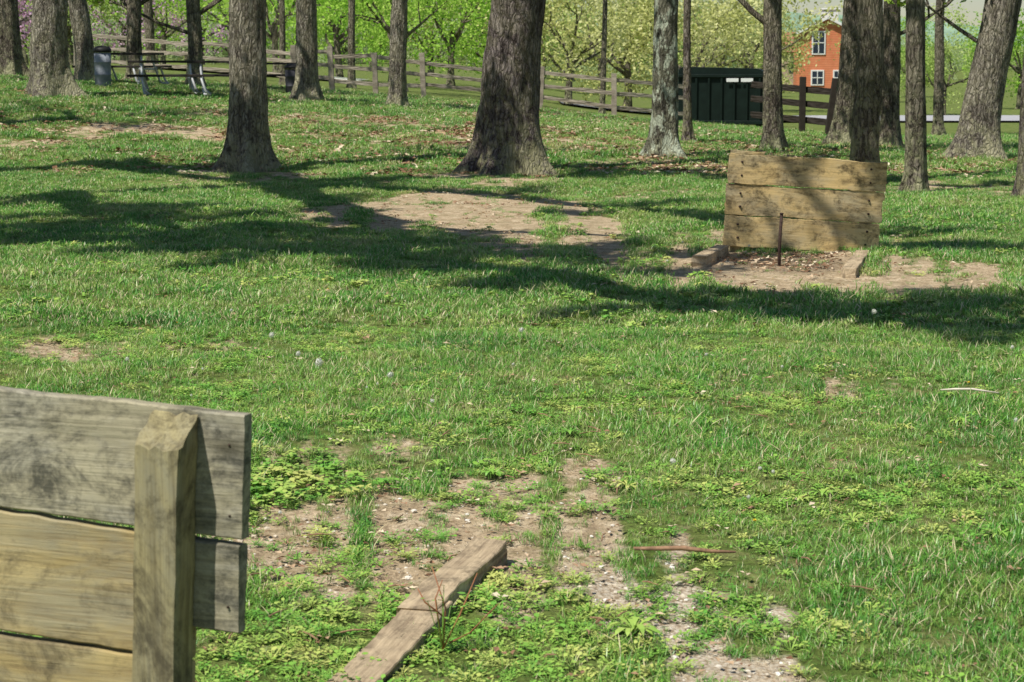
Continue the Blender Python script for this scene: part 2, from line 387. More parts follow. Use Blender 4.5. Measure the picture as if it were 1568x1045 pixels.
def sample(y0,y1,dens,extra=1.18):
    w1=y1*.262*extra+.4
    n=int(dens*(y1-y0)*2*w1)
    Y=rng.uniform(y0,y1,n); X=rng.uniform(-w1,w1,n)
    k=np.abs(X)<(Y*.262*extra+.4); return X[k],Y[k]
PX=[];PY=[];SC=[];IX=[]
def add(y0,y1,dens,s0,s1,ids,thin=1.0):
    X,Y=sample(y0,y1,dens); D=dirt(X,Y)
    pat=fbm(X*2.6,Y*2.0,77,4); wz=weedzone(X,Y)
    keep=rng.random(len(X))<np.clip((1.05-D*1.3*thin)*(.25+1.4*pat)*(1-.8*wz),0.05,1)
    X,Y,D,pat=X[keep],Y[keep],D[keep],pat[keep]
    s=rng.uniform(s0,s1,len(X))*(1-.5*D)*(.2+1.45*pat)
    PX.append(X);PY.append(Y);SC.append(s);IX.append(rng.choice(ids,len(X)))
add(4.9,8.5,900,.42,.82,[0,1,2,3,3])
add(8.5,13,680,.45,.88,[0,1,2,3,3])
add(13,20,270,.6,1.0,[1,2,3,4])
add(20,32,100,.65,1.0,[4,5])
add(32,62,28,1.0,1.5,[4,5])
X=np.concatenate(PX);Y=np.concatenate(PY);S=np.concatenate(SC);I=np.concatenate(IX)
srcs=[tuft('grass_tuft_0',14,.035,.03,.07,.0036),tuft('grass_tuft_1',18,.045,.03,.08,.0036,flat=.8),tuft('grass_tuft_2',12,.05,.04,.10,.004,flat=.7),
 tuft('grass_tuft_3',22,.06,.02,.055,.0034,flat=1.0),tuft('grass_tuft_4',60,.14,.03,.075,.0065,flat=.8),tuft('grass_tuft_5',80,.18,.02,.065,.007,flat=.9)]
def gz(X,Y): return terr(X,Y)+(fbm(X*1.2,Y*1.2,40)-.5)*.05*sm(60,30,np.minimum(Y,60))
rot=np.stack([rng.normal(0,.16,len(X)),rng.normal(0,.16,len(X)),rng.uniform(0,6.28,len(X))],-1)
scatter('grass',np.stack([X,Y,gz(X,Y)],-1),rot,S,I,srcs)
print('grass',len(X))

X,Y=sample(5.0,13,330); D=dirt(X,Y); zone=weedzone(X,Y)
pr=.10+.6*sm(.47,.62,fbm(X*2.0,Y*2.0,101,4))+zone*.95
k=rng.random(len(X))<np.clip(pr*(1-D*.6),0,1)
X,Y=X[k],Y[k]
big=np.exp(-(((X+.95)/.35)**2+((Y-8.1)/.5)**2))
idx=np.where(rng.random(len(X))<big*1.2,2,rng.choice([0,1,1],len(X))); sc=rng.uniform(.6,1.15,len(X))
X2,Y2=sample(13,24,70); k=rng.random(len(X2))<(.1+.5*sm(.48,.62,fbm(X2*1.5,Y2*1.2,103,4)))*(1-dirt(X2,Y2))
X2,Y2=X2[k],Y2[k]
X=np.concatenate([X,X2]);Y=np.concatenate([Y,Y2]);idx=np.concatenate([idx,rng.choice([0,2],len(X2))]);sc=np.concatenate([sc,rng.uniform(.8,1.3,len(X2))])
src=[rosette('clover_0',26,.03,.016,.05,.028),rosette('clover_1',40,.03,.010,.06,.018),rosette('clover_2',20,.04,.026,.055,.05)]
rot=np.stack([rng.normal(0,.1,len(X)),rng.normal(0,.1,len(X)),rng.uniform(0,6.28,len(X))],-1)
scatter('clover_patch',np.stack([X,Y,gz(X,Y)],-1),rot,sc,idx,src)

P=[(.36,5.92,1.0),(-.78,8.4,.8),(2.1,9.5,.8),(-1.4,10.2,.8),(.9,6.6,.4),(1.75,7.3,.6)]+[(random.uniform(-2,3),random.uniform(6,13),random.uniform(.4,.8)) for _ in range(50)]
scatter('dandelion_rosettes',[(x,y,.008) for x,y,s in P],[(0,0,random.random()*6) for _ in P],[s for *_,s in P],[i%2 for i in range(len(P))],[long_rosette('dock_0',15,.11),long_rosette('dock_1',10,.09)])

puffm=mat_plain('dandelion_seed_head',(.78,.78,.70),.9,.1); yelm=mat_plain('dandelion_yellow',(.80,.62,.05),.8,.1); stemm=mat_plain('dandelion_stem',(.25,.33,.12))
def flower(name,kind):
    V,F=tube_geo([(0,0,0),(.004,0,.06),(.0,.004,.12)],[.0018,.0016,.0014],5); mi=[0]*len(F)
    if kind=='puff':
        for i in range(130):
            d=Vector((random.gauss(0,1),random.gauss(0,1),random.gauss(0,1))).normalized(); c=Vector((0,.004,.135)); e=c+d*random.uniform(.010,.02)
            s=d.orthogonal().normalized()*.0026; q=d.cross(s).normalized()*.0026; b=len(V)
            V+=[c,e-s*.3,e+s*.3]; F.append((b,b+1,b+2)); mi.append(1); b=len(V); V+=[e-s,e-q,e+s,e+q]; F.append((b,b+1,b+2,b+3)); mi.append(1)
        m=puffm
    else:
        for ring in range(3):
            for i in range(14):
                a=6.283*i/14+ring*.2; d=Vector((math.cos(a),math.sin(a),.25+ring*.5)).normalized(); s=Vector((-d.y,d.x,0)).normalized()*.003; c=Vector((0,.004,.12)); b=len(V)
                V+=[c,c+d*.012-s,c+d*.018,c+d*.012+s]; F.append((b,b+1,b+2,b+3)); mi.append(1)
        m=yelm
    return mesh_obj(name,V,F,[stemm,m],midx=mi)
P=[(-.945,10.3,1.3),(-.66,10.2,1.0),(.64,8.1,.7),(-1.35,11.7,1.0),(-1.15,11.0,.9),(2.3,13,.9),(.05,12.0,.9)]
nP=len(P)
for _ in range(56):
    y=random.uniform(6.5,19); P.append((random.uniform(-.3,.3)*y,y,random.uniform(.35,.7)))
idx=[0]*nP+[1 if random.random()<.4 else 0 for _ in range(56)]
scatter('dandelion_flowers',[(x,y,T(x,y)) for x,y,s in P],[(random.gauss(0,.15),random.gauss(0,.15),random.random()*6) for _ in P],[s for *_,s in P],idx,[flower('puff','puff'),flower('yellow','y')])

t=NT('dead_leaf'); lm_=t.bsdf(t.ramp(t.rnd(),[(.1,(.17,.09,.05)),(.4,(.34,.20,.12)),(.7,(.50,.35,.22)),(1,(.75,.65,.48))]),.8)
def dleaf(name,n,rad,l):
    V=[];F=[]
    for i in range(n):
        a=random.random()*6.283;r=rad*math.sqrt(random.random());c=Vector((r*math.cos(a),r*math.sin(a),random.uniform(.004,.02)))
        d=Vector((random.gauss(0,1),random.gauss(0,1),random.gauss(0,.3))).normalized();s=d.cross(Vector((random.gauss(0,.3),random.gauss(0,.3),1))).normalized();ll=l*random.uniform(.6,1.2);b=len(V)
        V+=[c-d*ll/2,c+s*ll*.28+Vector((0,0,ll*.12)),c+d*ll/2,c-s*ll*.28+Vector((0,0,ll*.1))];F+=[(b,b+1,b+2),(b,b+2,b+3)]
    return mesh_obj(name,V,F,[lm_])
X,Y=sample(5.2,12,80);D=dirt(X,Y);k=rng.random(len(X))<np.clip(.15+D*.6,0,1);A=[X[k]],[Y[k]];i0=[np.zeros(k.sum(),int)]
X,Y=sample(12,30,22);D=dirt(X,Y);k=rng.random(len(X))<.08+D*.25;A[0].append(X[k]);A[1].append(Y[k]);i0.append(np.ones(k.sum(),int))
X,Y=sample(30,62,22);k=rng.random(len(X))<.12+.8*np.exp(-((X-2)/5)**2)*sm(.42,.6,fbm(X*.6,Y*.5,12));A[0].append(X[k]);A[1].append(Y[k]);i0.append(np.full(k.sum(),2))
X=rng.normal(2.35,.35,110);Y=rng.uniform(16.6,18.2,110);A[0].append(X);A[1].append(Y);i0.append(np.ones(110,int))
X=np.concatenate(A[0]);Y=np.concatenate(A[1]);I=np.concatenate(i0)
rot=np.stack([rng.normal(0,.1,len(X)),rng.normal(0,.1,len(X)),rng.uniform(0,6.28,len(X))],-1)
scatter('leaf_litter',np.stack([X,Y,gz(X,Y)+.008],-1),rot,rng.uniform(.6,1.2,len(X)),I,[dleaf('dead_leaf_0',3,.04,.03),dleaf('dead_leaf_1',6,.1,.045),dleaf('dead_leaf_2',14,.3,.11)])

t=NT('pebble'); pebm=t.bsdf(t.ramp(t.rnd(),[(0,(.34,.27,.20)),(.6,(.60,.52,.40)),(1,(.85,.82,.75))]),.9)
def pebble(name):
    bm=bmesh.new(); bmesh.ops.create_icosphere(bm,subdivisions=1,radius=1)
    o=random.random()*50
    for v in bm.verts: v.co=v.co*(1+.6*noise.noise(v.co*1.3+Vector((o,0,0)))); v.co.z*=.6
    me=bpy.data.meshes.new(name); bm.to_mesh(me); bm.free(); me.materials.append(pebm)
    ob=bpy.data.objects.new(name,me); scene.collection.objects.link(ob); return ob
X,Y=sample(5.2,8.6,900);D=dirt(X,Y);g=np.exp(-(((X-.55)/.45)**2+((Y-6.2)/.9)**2)**2)
k=rng.random(len(X))<np.clip((D-.2)*.5+g*D*1.2,0,1);X,Y=X[k],Y[k]
scatter('gravel',np.stack([X,Y,gz(X,Y)-.008],-1),np.stack([X*0,X*0,rng.uniform(0,6,len(X))],-1),.003+.010*rng.random(len(X))**3,rng.integers(0,2,len(X)),[pebble('pebble_0'),pebble('pebble_1')])

# ---------------------------------------------------------------- near backboard
yaw=R(-20); tilt=R(2.5)
near=empty('horseshoe_backboard',(-.585,4.5,0)); near.rotation_euler=(0,0,yaw)
def tl(p):
    x,z=p.x,p.z
    return Vector((x+math.sin(tilt)*(z-.9),p.y,z-math.tan(tilt)*x*1.0))
def nb(name,x0,x1,z0,z1,mat,seed,y=0.0,re=.0):
    L=x1-x0;H=z1-z0
    return loft_board(name,L,.038,H,mat,near,nx=90,wob=.006,seed=seed,rough_end=re,xf=lambda p:tl(Vector((p.x+(x0+x1)/2,p.y+y,p.z+(z0+z1)/2))))
nb('top_board',-1.45,0,.617,.9,wood_grey,1,re=.003)
nb('middle_board',-1.45,-.13,.322,.606,wood_gold,2,y=.001)
nb('middle_board_end',-.128,-.006,.40,.603,wood_grey,3,y=.002,re=.006)
nb('bottom_board',-1.45,-.13,.03,.312,wood_gold,4,y=.001)
def post(name,x0,x1,y0,y1,ztop,drop,mat,par,seed,tf):
    w=x1-x0;d=y1-y0;nz=60;ring=[];m=6
    for a,b,c,e in((0,0,1,0),(1,0,1,1),(1,1,0,1),(0,1,0,0)):
        for j in range(m): ring.append((a+(c-a)*j/m,b+(e-b)*j/m))
    V=[];F=[];k=len(ring)
    for i in range(nz+1):
        for (u,v) in ring:
            cr=(abs(u-.5)>.49 and abs(v-.5)>.49); uu=.5+(u-.5)*(1-.05*cr); vv=.5+(v-.5)*(1-.05*cr)
            x=x0+uu*w;y=y0+vv*d;zt=ztop-drop*(1-vv);z=-.2+(zt+.2)*i/nz
            x+=noise.noise(Vector((u*4,z*4,seed)))*.006+noise.noise(Vector((u*9,z*25,seed)))*.002
            y+=noise.noise(Vector((v*4+9,z*4,seed)))*.003
            if i==nz: z+=noise.noise(Vector((x*50,y*50,seed)))*.012
            V.append(tf(Vector((x,y,z))))
    for i in range(nz):
        for j in range(k): F.append((i*k+j,i*k+(j+1)%k,(i+1)*k+(j+1)%k,(i+1)*k+j))
    c=len(V); s=Vector((0,0,0))
    for j in range(k): s+=V[nz*k+j]
    V.append(s/k+Vector((0,0,-.004)))
    for j in range(k): F.append((nz*k+j,nz*k+(j+1)%k,c))
    return mesh_obj(name,V,F,[mat],par)
post('right_post',-.222,-.112,-.113,-.0205,.890,.065,wood_post,near,3,tl)
post('left_post',-1.33,-1.22,-.113,-.0205,.890,.065,wood_post,near,8,tl)
for (x,z) in ((-.03,.67),(-.035,.83),(-.03,.46)): tube('nail',[tl(Vector((x,-.0215,z))),tl(Vector((x,-.018,z)))],.003,rust,near,8)

# ---------------------------------------------------------------- far backboard
far=empty('horseshoe_backboard',(2.6,18.5,T(2.6,18.5)-.01)); far.rotation_euler=(0,R(3.4),0)
for i,(z0,z1,l,r) in enumerate(((.02,.295,-.70,.69),(.302,.578,-.705,.705),(.585,.850,-.70,.715))):
    ob=loft_board(('bottom_board','middle_board','top_board')[i],r-l,.045,z1-z0,wood_far,far,nx=60,wob=.014,seed=20+i,rough_end=.02)
    ob.location=((l+r)/2,(0,.004,-.006)[i],(z0+z1)/2)
cap=loft_board('top_splinter',.30,.043,.03,wood_far,far,nx=20,wob=.006,seed=31); cap.location=(-.54,-.004,.862)
for s in(-1,1): box('back_post',(.1,.1,1.0),(s*.58,.078,.33),wood_post,far,bev=.006)
for x in(-.58,.58):
    for z in(.10,.22,.38,.5,.66,.78): tube('bolt',[(x+random.uniform(-.01,.01),-.034,z),(x,-.018,z)],.010,rust,far,8)

st=empty('horseshoe_stake',(2.23,17.1,-.02)); tube('iron_rod',[(0,0,-.2),(.0,0,.2),(.01,-.02,.46)],.014,rust,st,10)
tube('rod_cap',[(.01,-.02,.455),(.0102,-.0205,.466)],.017,rust,st,10)

def timber(name,a,b,w,h,mat,seed,par,zoff=.0,wob=.01,fine=.012):
    a=Vector(a);b=Vector(b);L=(b-a).length
    ob=loft_board(name,L,w,h,mat,par,nx=50,wob=wob,fine=fine,seed=seed,rough_end=.04)
    ob.location=(a+b)/2+Vector((0,0,zoff)); ob.rotation_euler=(0,-math.asin((b.z-a.z)/L),math.atan2(b.y-a.y,b.x-a.x)); return ob
pf=empty('pit_timber_frame',(0,0,0))
timber('left_timber',(1.88,18.3,.01),(1.55,17.0,.035),.12,.12,wood_timber,41,pf)
timber('right_timber',(3.10,18.1,-.01),(2.66,16.2,.01),.12,.11,wood_timber,42,pf)
pn=empty('pit_timber_frame',(0,0,0))
timber('front_timber',(-.50,5.05,-.015),(-.245,6.16,-.002),.135,.07,wood_timber,43,pn,wob=.009,fine=.012)
timber('back_timber',(-.29,6.05,.005),(-.075,6.82,.035),.125,.075,wood_timber,44,pn,wob=.012,fine=.014)

twm=mat_plain('twig_bark',(.30,.18,.11),.9,.4,40)
tube('fallen_twig',[(.415,6.87,.03),(.50,6.85,.035),(.58,6.86,.034),(.68,6.83,.03),(.76,6.82,.03)],[.006,.008,.009,.007,.004],twm)
tube('fallen_twig',[(2.15,10.2,.05),(2.22,10.19,.055),(2.3,10.16,.06),(2.42,10.1,.05)],[.003,.006,.006,.003],mat_plain('pale_twig',(.6,.54,.44)))
V=[];F=[]
for _ in range(80):
    y=random.uniform(5.6,10); x=random.uniform(-.16,.2)*y; a=random.random()*6.28; L=random.uniform(.03,.10)
    v,f=tube_geo([(x,y,.015),(x+L*.5*math.cos(a)+random.gauss(0,.006),y+L*.5*math.sin(a)+random.gauss(0,.006),.022),(x+L*math.cos(a),y+L*math.sin(a),.022)],[.0025,.003,.0015],5,len(V)); V+=v;F+=f
mesh_obj('twig_debris',V,F,[twm])
redm=mat_plain('red_stem',(.38,.16,.08))
wp=empty('red_stemmed_weed',(-.20,5.75,0))
for k,(pts) in enumerate([[(0,0,0),(.01,0,.12),(-.03,.02,.24)],[(0,0,0),(.05,.01,.10),(.10,.02,.22)],[(0,0,0),(-.02,0,.15),(0.0,.02,.20)],[(.02,0,.02),(.08,0,.05),(.16,.02,.13)],[(0,0,.1),(-.05,0,.14),(-.07,0,.18)]]):
    tube('stem_%d'%k,pts,[.003,.0025,.0015],redm,wp,6)
lv=rosette('weed_leaves',16,.02,.022,.07,.20); lv.parent=wp

# ---------------------------------------------------------------- trees
def add_leaves(clumps,per,size,sig):
    C=np.repeat(np.array([c[:3] for c in clumps]),per,0); Rr=np.repeat(np.array([c[3] for c in clumps]),per)
    n=len(C); P=C+rng.normal(0,1,(n,3))*Rr[:,None]*sig
    d=rng.normal(0,1,(n,3)); d/=np.linalg.norm(d,axis=1)[:,None]; e=rng.normal(0,1,(n,3)); s=np.cross(d,e); s/=np.linalg.norm(s,axis=1)[:,None]
    l=(size*rng.uniform(.6,1.3,n))[:,None]
    V=np.stack([P-d*l*.5,P+s*l*.32,P+d*l*.5,P-s*l*.32],1).reshape(-1,3)
    tint=np.repeat(np.clip(np.repeat(rng.random(len(clumps)),per)*.6+rng.random(n)*.4,0,1),4)
    return V,tint
def branch(p,d,L,r,depth,V,F,ends,seg=6):
    pts=[Vector(p)];rad=[r];cur=Vector(p);dd=Vector(d).normalized();n=5
    for i in range(n):
        dd=(dd+Vector((random.gauss(0,.16),random.gauss(0,.16),random.gauss(.03,.12)))).normalized(); cur=cur+dd*L/n; pts.append(cur.copy()); rad.append(r*(1-.75*(i+1)/n)+.006)
    v,f=tube_geo(pts,rad,seg,len(V)); V+=v;F+=f
    if depth==0: ends.append(pts[-1]); ends.append(pts[3]); return
    for k in range(3):
        i=random.choice([2,3,4,5]); a=random.random()*6.283
        nd=(dd+Vector((math.cos(a),math.sin(a),random.uniform(-.2,.7)))*.9).normalized()
        branch(pts[i],nd,L*.6,rad[i]*.65,depth-1,V,F,ends,5)
    ends.append(pts[-1])
def finish_tree(name,V,F,clumps,per,size,sig,bmat,lmat,loc):
    nb_=len(V); nf=len(F)
    LV,tint=add_leaves(clumps,per,size,sig)
    n=len(LV)//4
    Vs=[tuple(v) for v in V]+LV.tolist(); Fs=list(F)+[(nb_+4*i,nb_+4*i+1,nb_+4*i+2,nb_+4*i+3) for i in range(n)]
    ob=mesh_obj(name,Vs,Fs,[bmat,lmat],midx=[0]*nf+[1]*n)
    sm_=np.zeros(len(Fs),bool); sm_[:nf]=True; ob.data.polygons.foreach_set('use_smooth',sm_)
    a=ob.data.attributes.new('tint','FLOAT','POINT'); a.data.foreach_set('value',np.concatenate([np.zeros(nb_),tint]).astype(np.float32))
    ob.location=loc; return ob
def trunk_geo(r,Ht,lean,seed,fl=.75,seg=56,wander=.6):
    V=[];F=[];zs=[-.3,-.1,0,.05,.1,.16,.23,.31,.4,.5,.62,.75,.9,1.05,1.2,1.35,1.5,1.65,1.8,1.95,2.1,2.25,2.4,2.6,2.8,3.2,3.8,4.6,5.5,6.5,7.5]
    zs=[z for z in zs if z<Ht-.01]+[Ht]
    k=random.choice([4,5,5,6]); ph=random.random()*6.283; path=[]
    for z in zs:
        zc=max(z,0); cx=lean[0]*zc/2.5+noise.noise(Vector((zc*.45,seed,0)))*r*wander; cy=lean[1]*zc/2.5+noise.noise(Vector((zc*.45,seed,7)))*r*.3
        rr=r*(1.03-.30*zc/Ht); path.append((Vector((cx,cy,z)),rr))
        e=math.exp(-zc/(.16+r*.45))
        for j in range(seg):
            a=6.2832*j/seg
            lobe=.5+.5*math.cos(k*a+ph+.8*math.sin(a+seed))
            lobe*=.6+.8*(noise.noise(Vector((math.cos(a),math.sin(a),seed+3)))+.5)
            q=rr*(1+fl*e*(.30+1.15*lobe**1.5)+.10*noise.noise(Vector((math.cos(a)*1.5,math.sin(a)*1.5,zc*.9+seed)))+.07*noise.noise(Vector((math.cos(a)*5,math.sin(a)*5,zc*3+seed)))+.06*noise.noise(Vector((math.cos(a)*13,math.sin(a)*13,zc*5+seed))))
            V.append(Vector((cx+q*math.cos(a),cy+q*math.sin(a),z)))
    for i in range(len(zs)-1):
        for j in range(seg):
            j2=(j+1)%seg; F.append((i*seg+j,i*seg+j2,(i+1)*seg+j2,(i+1)*seg+j))
    return V,F,path
def oak(x,y,r,lean=(0,0),mat=bark,Ht=7.5,name='oak_tree',fl=.75,clump=1.0,low=None,sd=None,wander=.6):
    seed=random.random()*100 if sd is None else sd
    V,F,path=trunk_geo(r,Ht,lean,seed,fl,wander=wander)
    ends=[];top,rt=path[-1]
    for k in range(4):
        a=6.283*k/4+random.random(); branch(top-Vector((0,0,.3*k)),(math.cos(a),math.sin(a),random.uniform(.5,1.2)),random.uniform(2.2,3.4),rt*.6,1,V,F,ends)
    cl=[(e.x,e.y,e.z,random.uniform(.4,.75)) for e in ends if random.random()<clump]
    if low:
        for (z,a,L,rr) in low:
            en=[]; i=min(range(len(path)),key=lambda q:abs(path[q][0].z-z)); branch(path[i][0],(math.cos(a),math.sin(a),.55),L,rr,1,V,F,en)
            cl+=[(e.x,e.y,e.z,.3) for e in en]
    return finish_tree(name,V,F,cl,50,.17,.5,mat,leaf_oak,(x,y,T(x,y)-.02))
oak(-12.1,50,.28,mat=bark)
oak(-9.80,44,.38,(.0,0),bark_grey,fl=.6)
oak(-10.2,50,.23,(-.28,0),bark_grey)
oak(-9.8,54,.19,(.0,0),bark,low=[(1.6,2.6,3,.07),(1.9,.4,3,.06)])
oak(-8.3,54,.19,(.05,0),bark,low=[(1.8,.3,3,.07),(1.3,2.8,2.6,.05)])
oak(-3.95,31,.295,(.05,0),bark_grey,fl=.95,clump=.55,wander=.3)
oak(-4.72,48,.25,(.0,0),bark_grey)
oak(-2.64,48,.19,(.05,0),bark_grey)
oak(-.12,31,.43,(.20,0),bark_red,fl=.62,clump=.55,wander=.15)
oak(2.54,35,.215,(.06,0),bark_pale,clump=.7)
oak(3.42,40,.075,(-.05,0),bark_red,clump=.5)
oak(4.81,38,.175,(-.02,0),bark,low=[(2.3,2.9,2.5,.06)])
oak(4.98,29,.185,(-.0,0),bark,clump=.5)
oak(6.62,42,.21,(.22,0),bark)
oak(7.67,42,.19,(.0,0),bark,low=[(2.2,.2,2.2,.04)])
oak(5.26,27,.13,(-.03,0),bark,clump=.4)
oak(8.36,37,.34,(.22,0),bark_grey,fl=.7,low=[(2.0,3.0,1.9,.04)])
oak(6.52,26,.13,(.0,0),bark_red,clump=.4)
oak(-11.5,36,.3,mat=bark); oak(9.8,33,.25,mat=bark,clump=.5); oak(-14,46,.3); oak(12,44,.3)
for (x,y,r) in [(-7.3,66,.10),(-5.4,70,.12),(-12.5,72,.16),(-3.8,72,.14),(3.2,74,.10),(11,60,.14),(13.6,66,.16)]:
    oak(x,y,r,(random.uniform(-.1,.1),0),bark,fl=.5)

def shadow_limb_tree(x,y,r,limbs,H,name='oak_tree'):  # unseen trees, limbs shaped to cast the shadow bands on the lawn
    V,F,path=trunk_geo(r,H+.5,(0,0),random.random()*9)
    cl=[]
    for limb in limbs:
        pts,r0,nt=limb[:3]; i0=limb[3] if len(limb)>3 else 3
        P=[Vector((path[-1][0].x,path[-1][0].y,H-1.2))]+[Vector((px-x,py-y,pz)) for px,py,pz in pts]
        Q=[]
        for i in range(len(P)-1):
            for k in range(4):
                f=k/4; Q.append(P[i].lerp(P[i+1],f)+Vector((random.gauss(0,.07),random.gauss(0,.07),random.gauss(0,.07))))
        Q.append(P[-1]); rad=[r0*(1-.8*i/len(Q)) for i in range(len(Q))]
        v,f=tube_geo(Q,rad,7,len(V)); V+=v;F+=f
        for k in range(nt):
            i=random.randrange(i0,len(Q)); ends=[]; a=random.random()*6.283
            branch(Q[i],(math.cos(a),math.sin(a),random.uniform(-.1,.4)),random.uniform(.6,1.4),rad[i]*.5+.02,1,V,F,ends,5)
            for e in ends:
                if random.random()<.8: cl.append((e.x,e.y,e.z,random.uniform(.18,.40)))
    return finish_tree(name,V,F,cl,105,.12,.5,bark,leaf_oak,(x,y,T(x,y)-.02))
shadow_limb_tree(-10.5,16.3,.4,[([(-9,16.1,8),(-6.5,15.4,8),(-4.8,14.2,8),(-3.5,12.5,8),(-2.4,10.5,8),(-1.0,9.5,8),(.6,9.3,8),(2.2,9.6,8)],.42,46),
   ([(-9,17.3,8.3),(-7.2,16.6,8),(-5.6,15.9,8.2),(-4.4,15.2,8),(-3.2,14.0,8)],.3,26),
   ([(-8,17.6,8.6),(-5,17.2,8.6),(-2.6,16.2,8.4),(-1.3,15.3,8.2),(-.4,14.8,8.0)],.16,5,16)],8)  # sparse limb added to dapple the far board with leaf shade
shadow_limb_tree(-9.6,28.5,.38,[([(-7.6,27.4,8),(-6.3,22.6,8),(-5.1,18.2,8),(-4.5,15.6,8)],.55,14),
   ([(-7.5,25,8.3),(-4.5,22.7,8.4),(-2.7,20.2,8.5),(-1.8,18.2,8.5),(-1.2,16.4,8.5)],.3,12)],8)
shadow_limb_tree(-8.8,23.2,.3,[([(-8.5,20.5,7.5),(-7.6,18.6,7.8),(-7,17.0,8)],.3,28),([(-6.5,25,8.3),(-3.5,26.5,8.4),(-1.2,26.5,8.5),(.8,25.5,8.5),(2.5,24,8.5)],.3,20)],8)

def crown_mesh(i,lmat,H,cr,z0,sparse=False):
    V,F,path=trunk_geo(.16,2.2,(random.uniform(-.3,.3),0),i*3.1,.4,12)
    ends=[];top,rt=path[-1]
    for k in range(6):
        a=6.283*k/6+random.random()*.5; branch(top-Vector((0,0,.2*k)),(math.cos(a),math.sin(a),random.uniform(.3,1.4)),random.uniform(2.0,3.4),.08,1,V,F,ends)
    cl=[(e.x,e.y,e.z,random.uniform(.5,.8)) for e in ends]
    while len(cl)<80:
        a=random.random()*6.283;u=random.uniform(-1,1);rr=cr*random.uniform(.55,1)
        z=z0+(H-z0)*(.5+.5*u); w=math.sqrt(max(0,1-u*u*.85)); cl.append((rr*w*math.cos(a),rr*w*math.sin(a),z,random.uniform(.4,.85)))
    return finish_tree('tmp',V,F,cl,62 if not sparse else 32,.17,.5,bark,lmat,(0,0,0))
kinds={}
for nm,mt,H,cr,z0 in (('bright',leaf_bright,7,3.0,1.2),('bright2',leaf_bright,6,3.3,.9),('pale',leaf_pale,7,3.2,1.2),('pale2',leaf_pale,6.5,3.5,.8),('mid',leaf_mid,7,3.2,.8),('pink',leaf_pink,5,2.4,1.0),('haze',leaf_haze,8,3.6,.3)):
    ob=crown_mesh(len(kinds)+1,mt,H,cr,z0,nm in('pink',)); kinds[nm]=ob.data; bpy.data.objects.remove(ob)
def bt(kind,px,y,s=1,dz=0,name=None):
    x=(px-784)/3150*(.991*y+.22)
    nm={'bright':'maple_tree','bright2':'maple_tree','pale':'flowering_tree','pale2':'flowering_tree','mid':'maple_tree','pink':'redbud_tree','haze':'distant_tree'}[kind]
    ob=bpy.data.objects.new(name or nm,kinds[kind]); scene.collection.objects.link(ob)
    ob.location=(x,y,T(x,y)+dz-.05); ob.rotation_euler=(0,0,random.random()*6.28); ob.scale=(s,s,s*random.uniform(.9,1.1))
for k,px,y,s in [('pink',-20,70,.95),('pink',25,88,1),('mid',110,100,1),('pink',190,112,1.0),('bright',250,118,1.0),('pink',310,125,1.0),('bright',365,96,.9),
 ('bright',425,84,.95),('bright2',520,88,1),('bright',600,82,1),('bright',690,98,1.1),('bright2',745,105,1.1),
 ('pale',870,84,1),('pale2',960,95,1.15),('pale',1065,92,1.1),('pale2',1150,104,1.1),('mid',1445,96,.72),('bright',1560,110,.85),('mid',1335,130,.75),('bright',1390,150,.9),
 ('mid',40,135,1.2),('pale',240,160,1.1),('bright',380,140,1.2),('bright2',570,140,1.3),('pale',660,140,1.3),('bright',760,140,1.3),('mid',830,138,1.2),('pale',920,145,1.3),('mid',1010,140,1.3),('pale',1100,150,1.3),('mid',1180,170,.9),
 ('mid',1345,230,.9),('mid',1400,215,.8),('bright',1500,220,.8),('mid',1570,230,.9)]:
    bt(k,px,y,s)
P=[];SS=[]
for i in range(380):
    y=random.uniform(260,420); px=random.uniform(-300,1900); x=(px-784)/3150*y
    P.append((x,y,T(x,y)-.5)); SS.append(random.uniform(.9,1.5)*(.5 if px>1170 else 1))
hz=bpy.data.objects.new('distant_tree',kinds['haze'])
scatter('distant_trees',P,[(0,0,random.random()*6) for _ in P],SS,[0]*len(P),[hz])

def hill(name,y,h,x0,x1,col,seed):
    V=[];F=[];n=160
    for i in range(n+1):
        x=x0+(x1-x0)*i/n; z=h*(.6+.7*(noise.noise(Vector((x*.004,seed,0)))+.5))+noise.noise(Vector((x*.05,seed,2)))*h*.08
        V+=[(x,y,-5),(x,y+40,z),(x,y+400,z*.6)]
    for i in range(n):
        for k in(0,1): F.append((3*i+k,3*i+3+k,3*i+4+k,3*i+1+k))
    t=NT(name+'_forest'); v=t.noise(t.pos(),.05,8,.75)
    mesh_obj(name,V,F,[t.bsdf(t.ramp(v,[(.35,tuple(c*.6 for c in col)),(.65,tuple(c*1.3 for c in col))]),1)],smooth=True)
hill('hill',1400,36,-900,1100,(.24,.35,.25),3)

# ---------------------------------------------------------------- fence
fence=empty('split_rail_fence')
fp=[(120,62),(215,62),(300,61),(385,61),(452,60),(508,60),(575,60),(648,60),(828,61),(940,61),(1050,62)]
pts=[]
for px,y in fp:
    x=(px-784)/3150*(.991*y+.22); pts.append((x,y,T(x,y)))
for i,(x,y,z) in enumerate(pts):
    p=loft_board('post_%d'%i,1.55,.17,.15,wood_fence,fence,nx=8,wob=.02,seed=i,xf=lambda q:Vector((q.z,q.y,q.x))); p.location=(x,y,z+.5+random.uniform(-.06,.10)); p.rotation_euler=(0,R(random.uniform(-3,3)),0)
for i in range(len(pts)-1):
    a=Vector(pts[i]);b=Vector(pts[i+1])
    for h in(.38,.75,1.08):
        q=a.copy();w=b.copy();q.z+=h+random.uniform(-.07,.07);w.z+=h+random.uniform(-.07,.07);q.y-=.02;w.y-=.02
        timber('rail_%d'%i,q,w,.07,.11,wood_fence,i*3+h,fence,wob=.02)
f2=empty('dark_plank_fence')
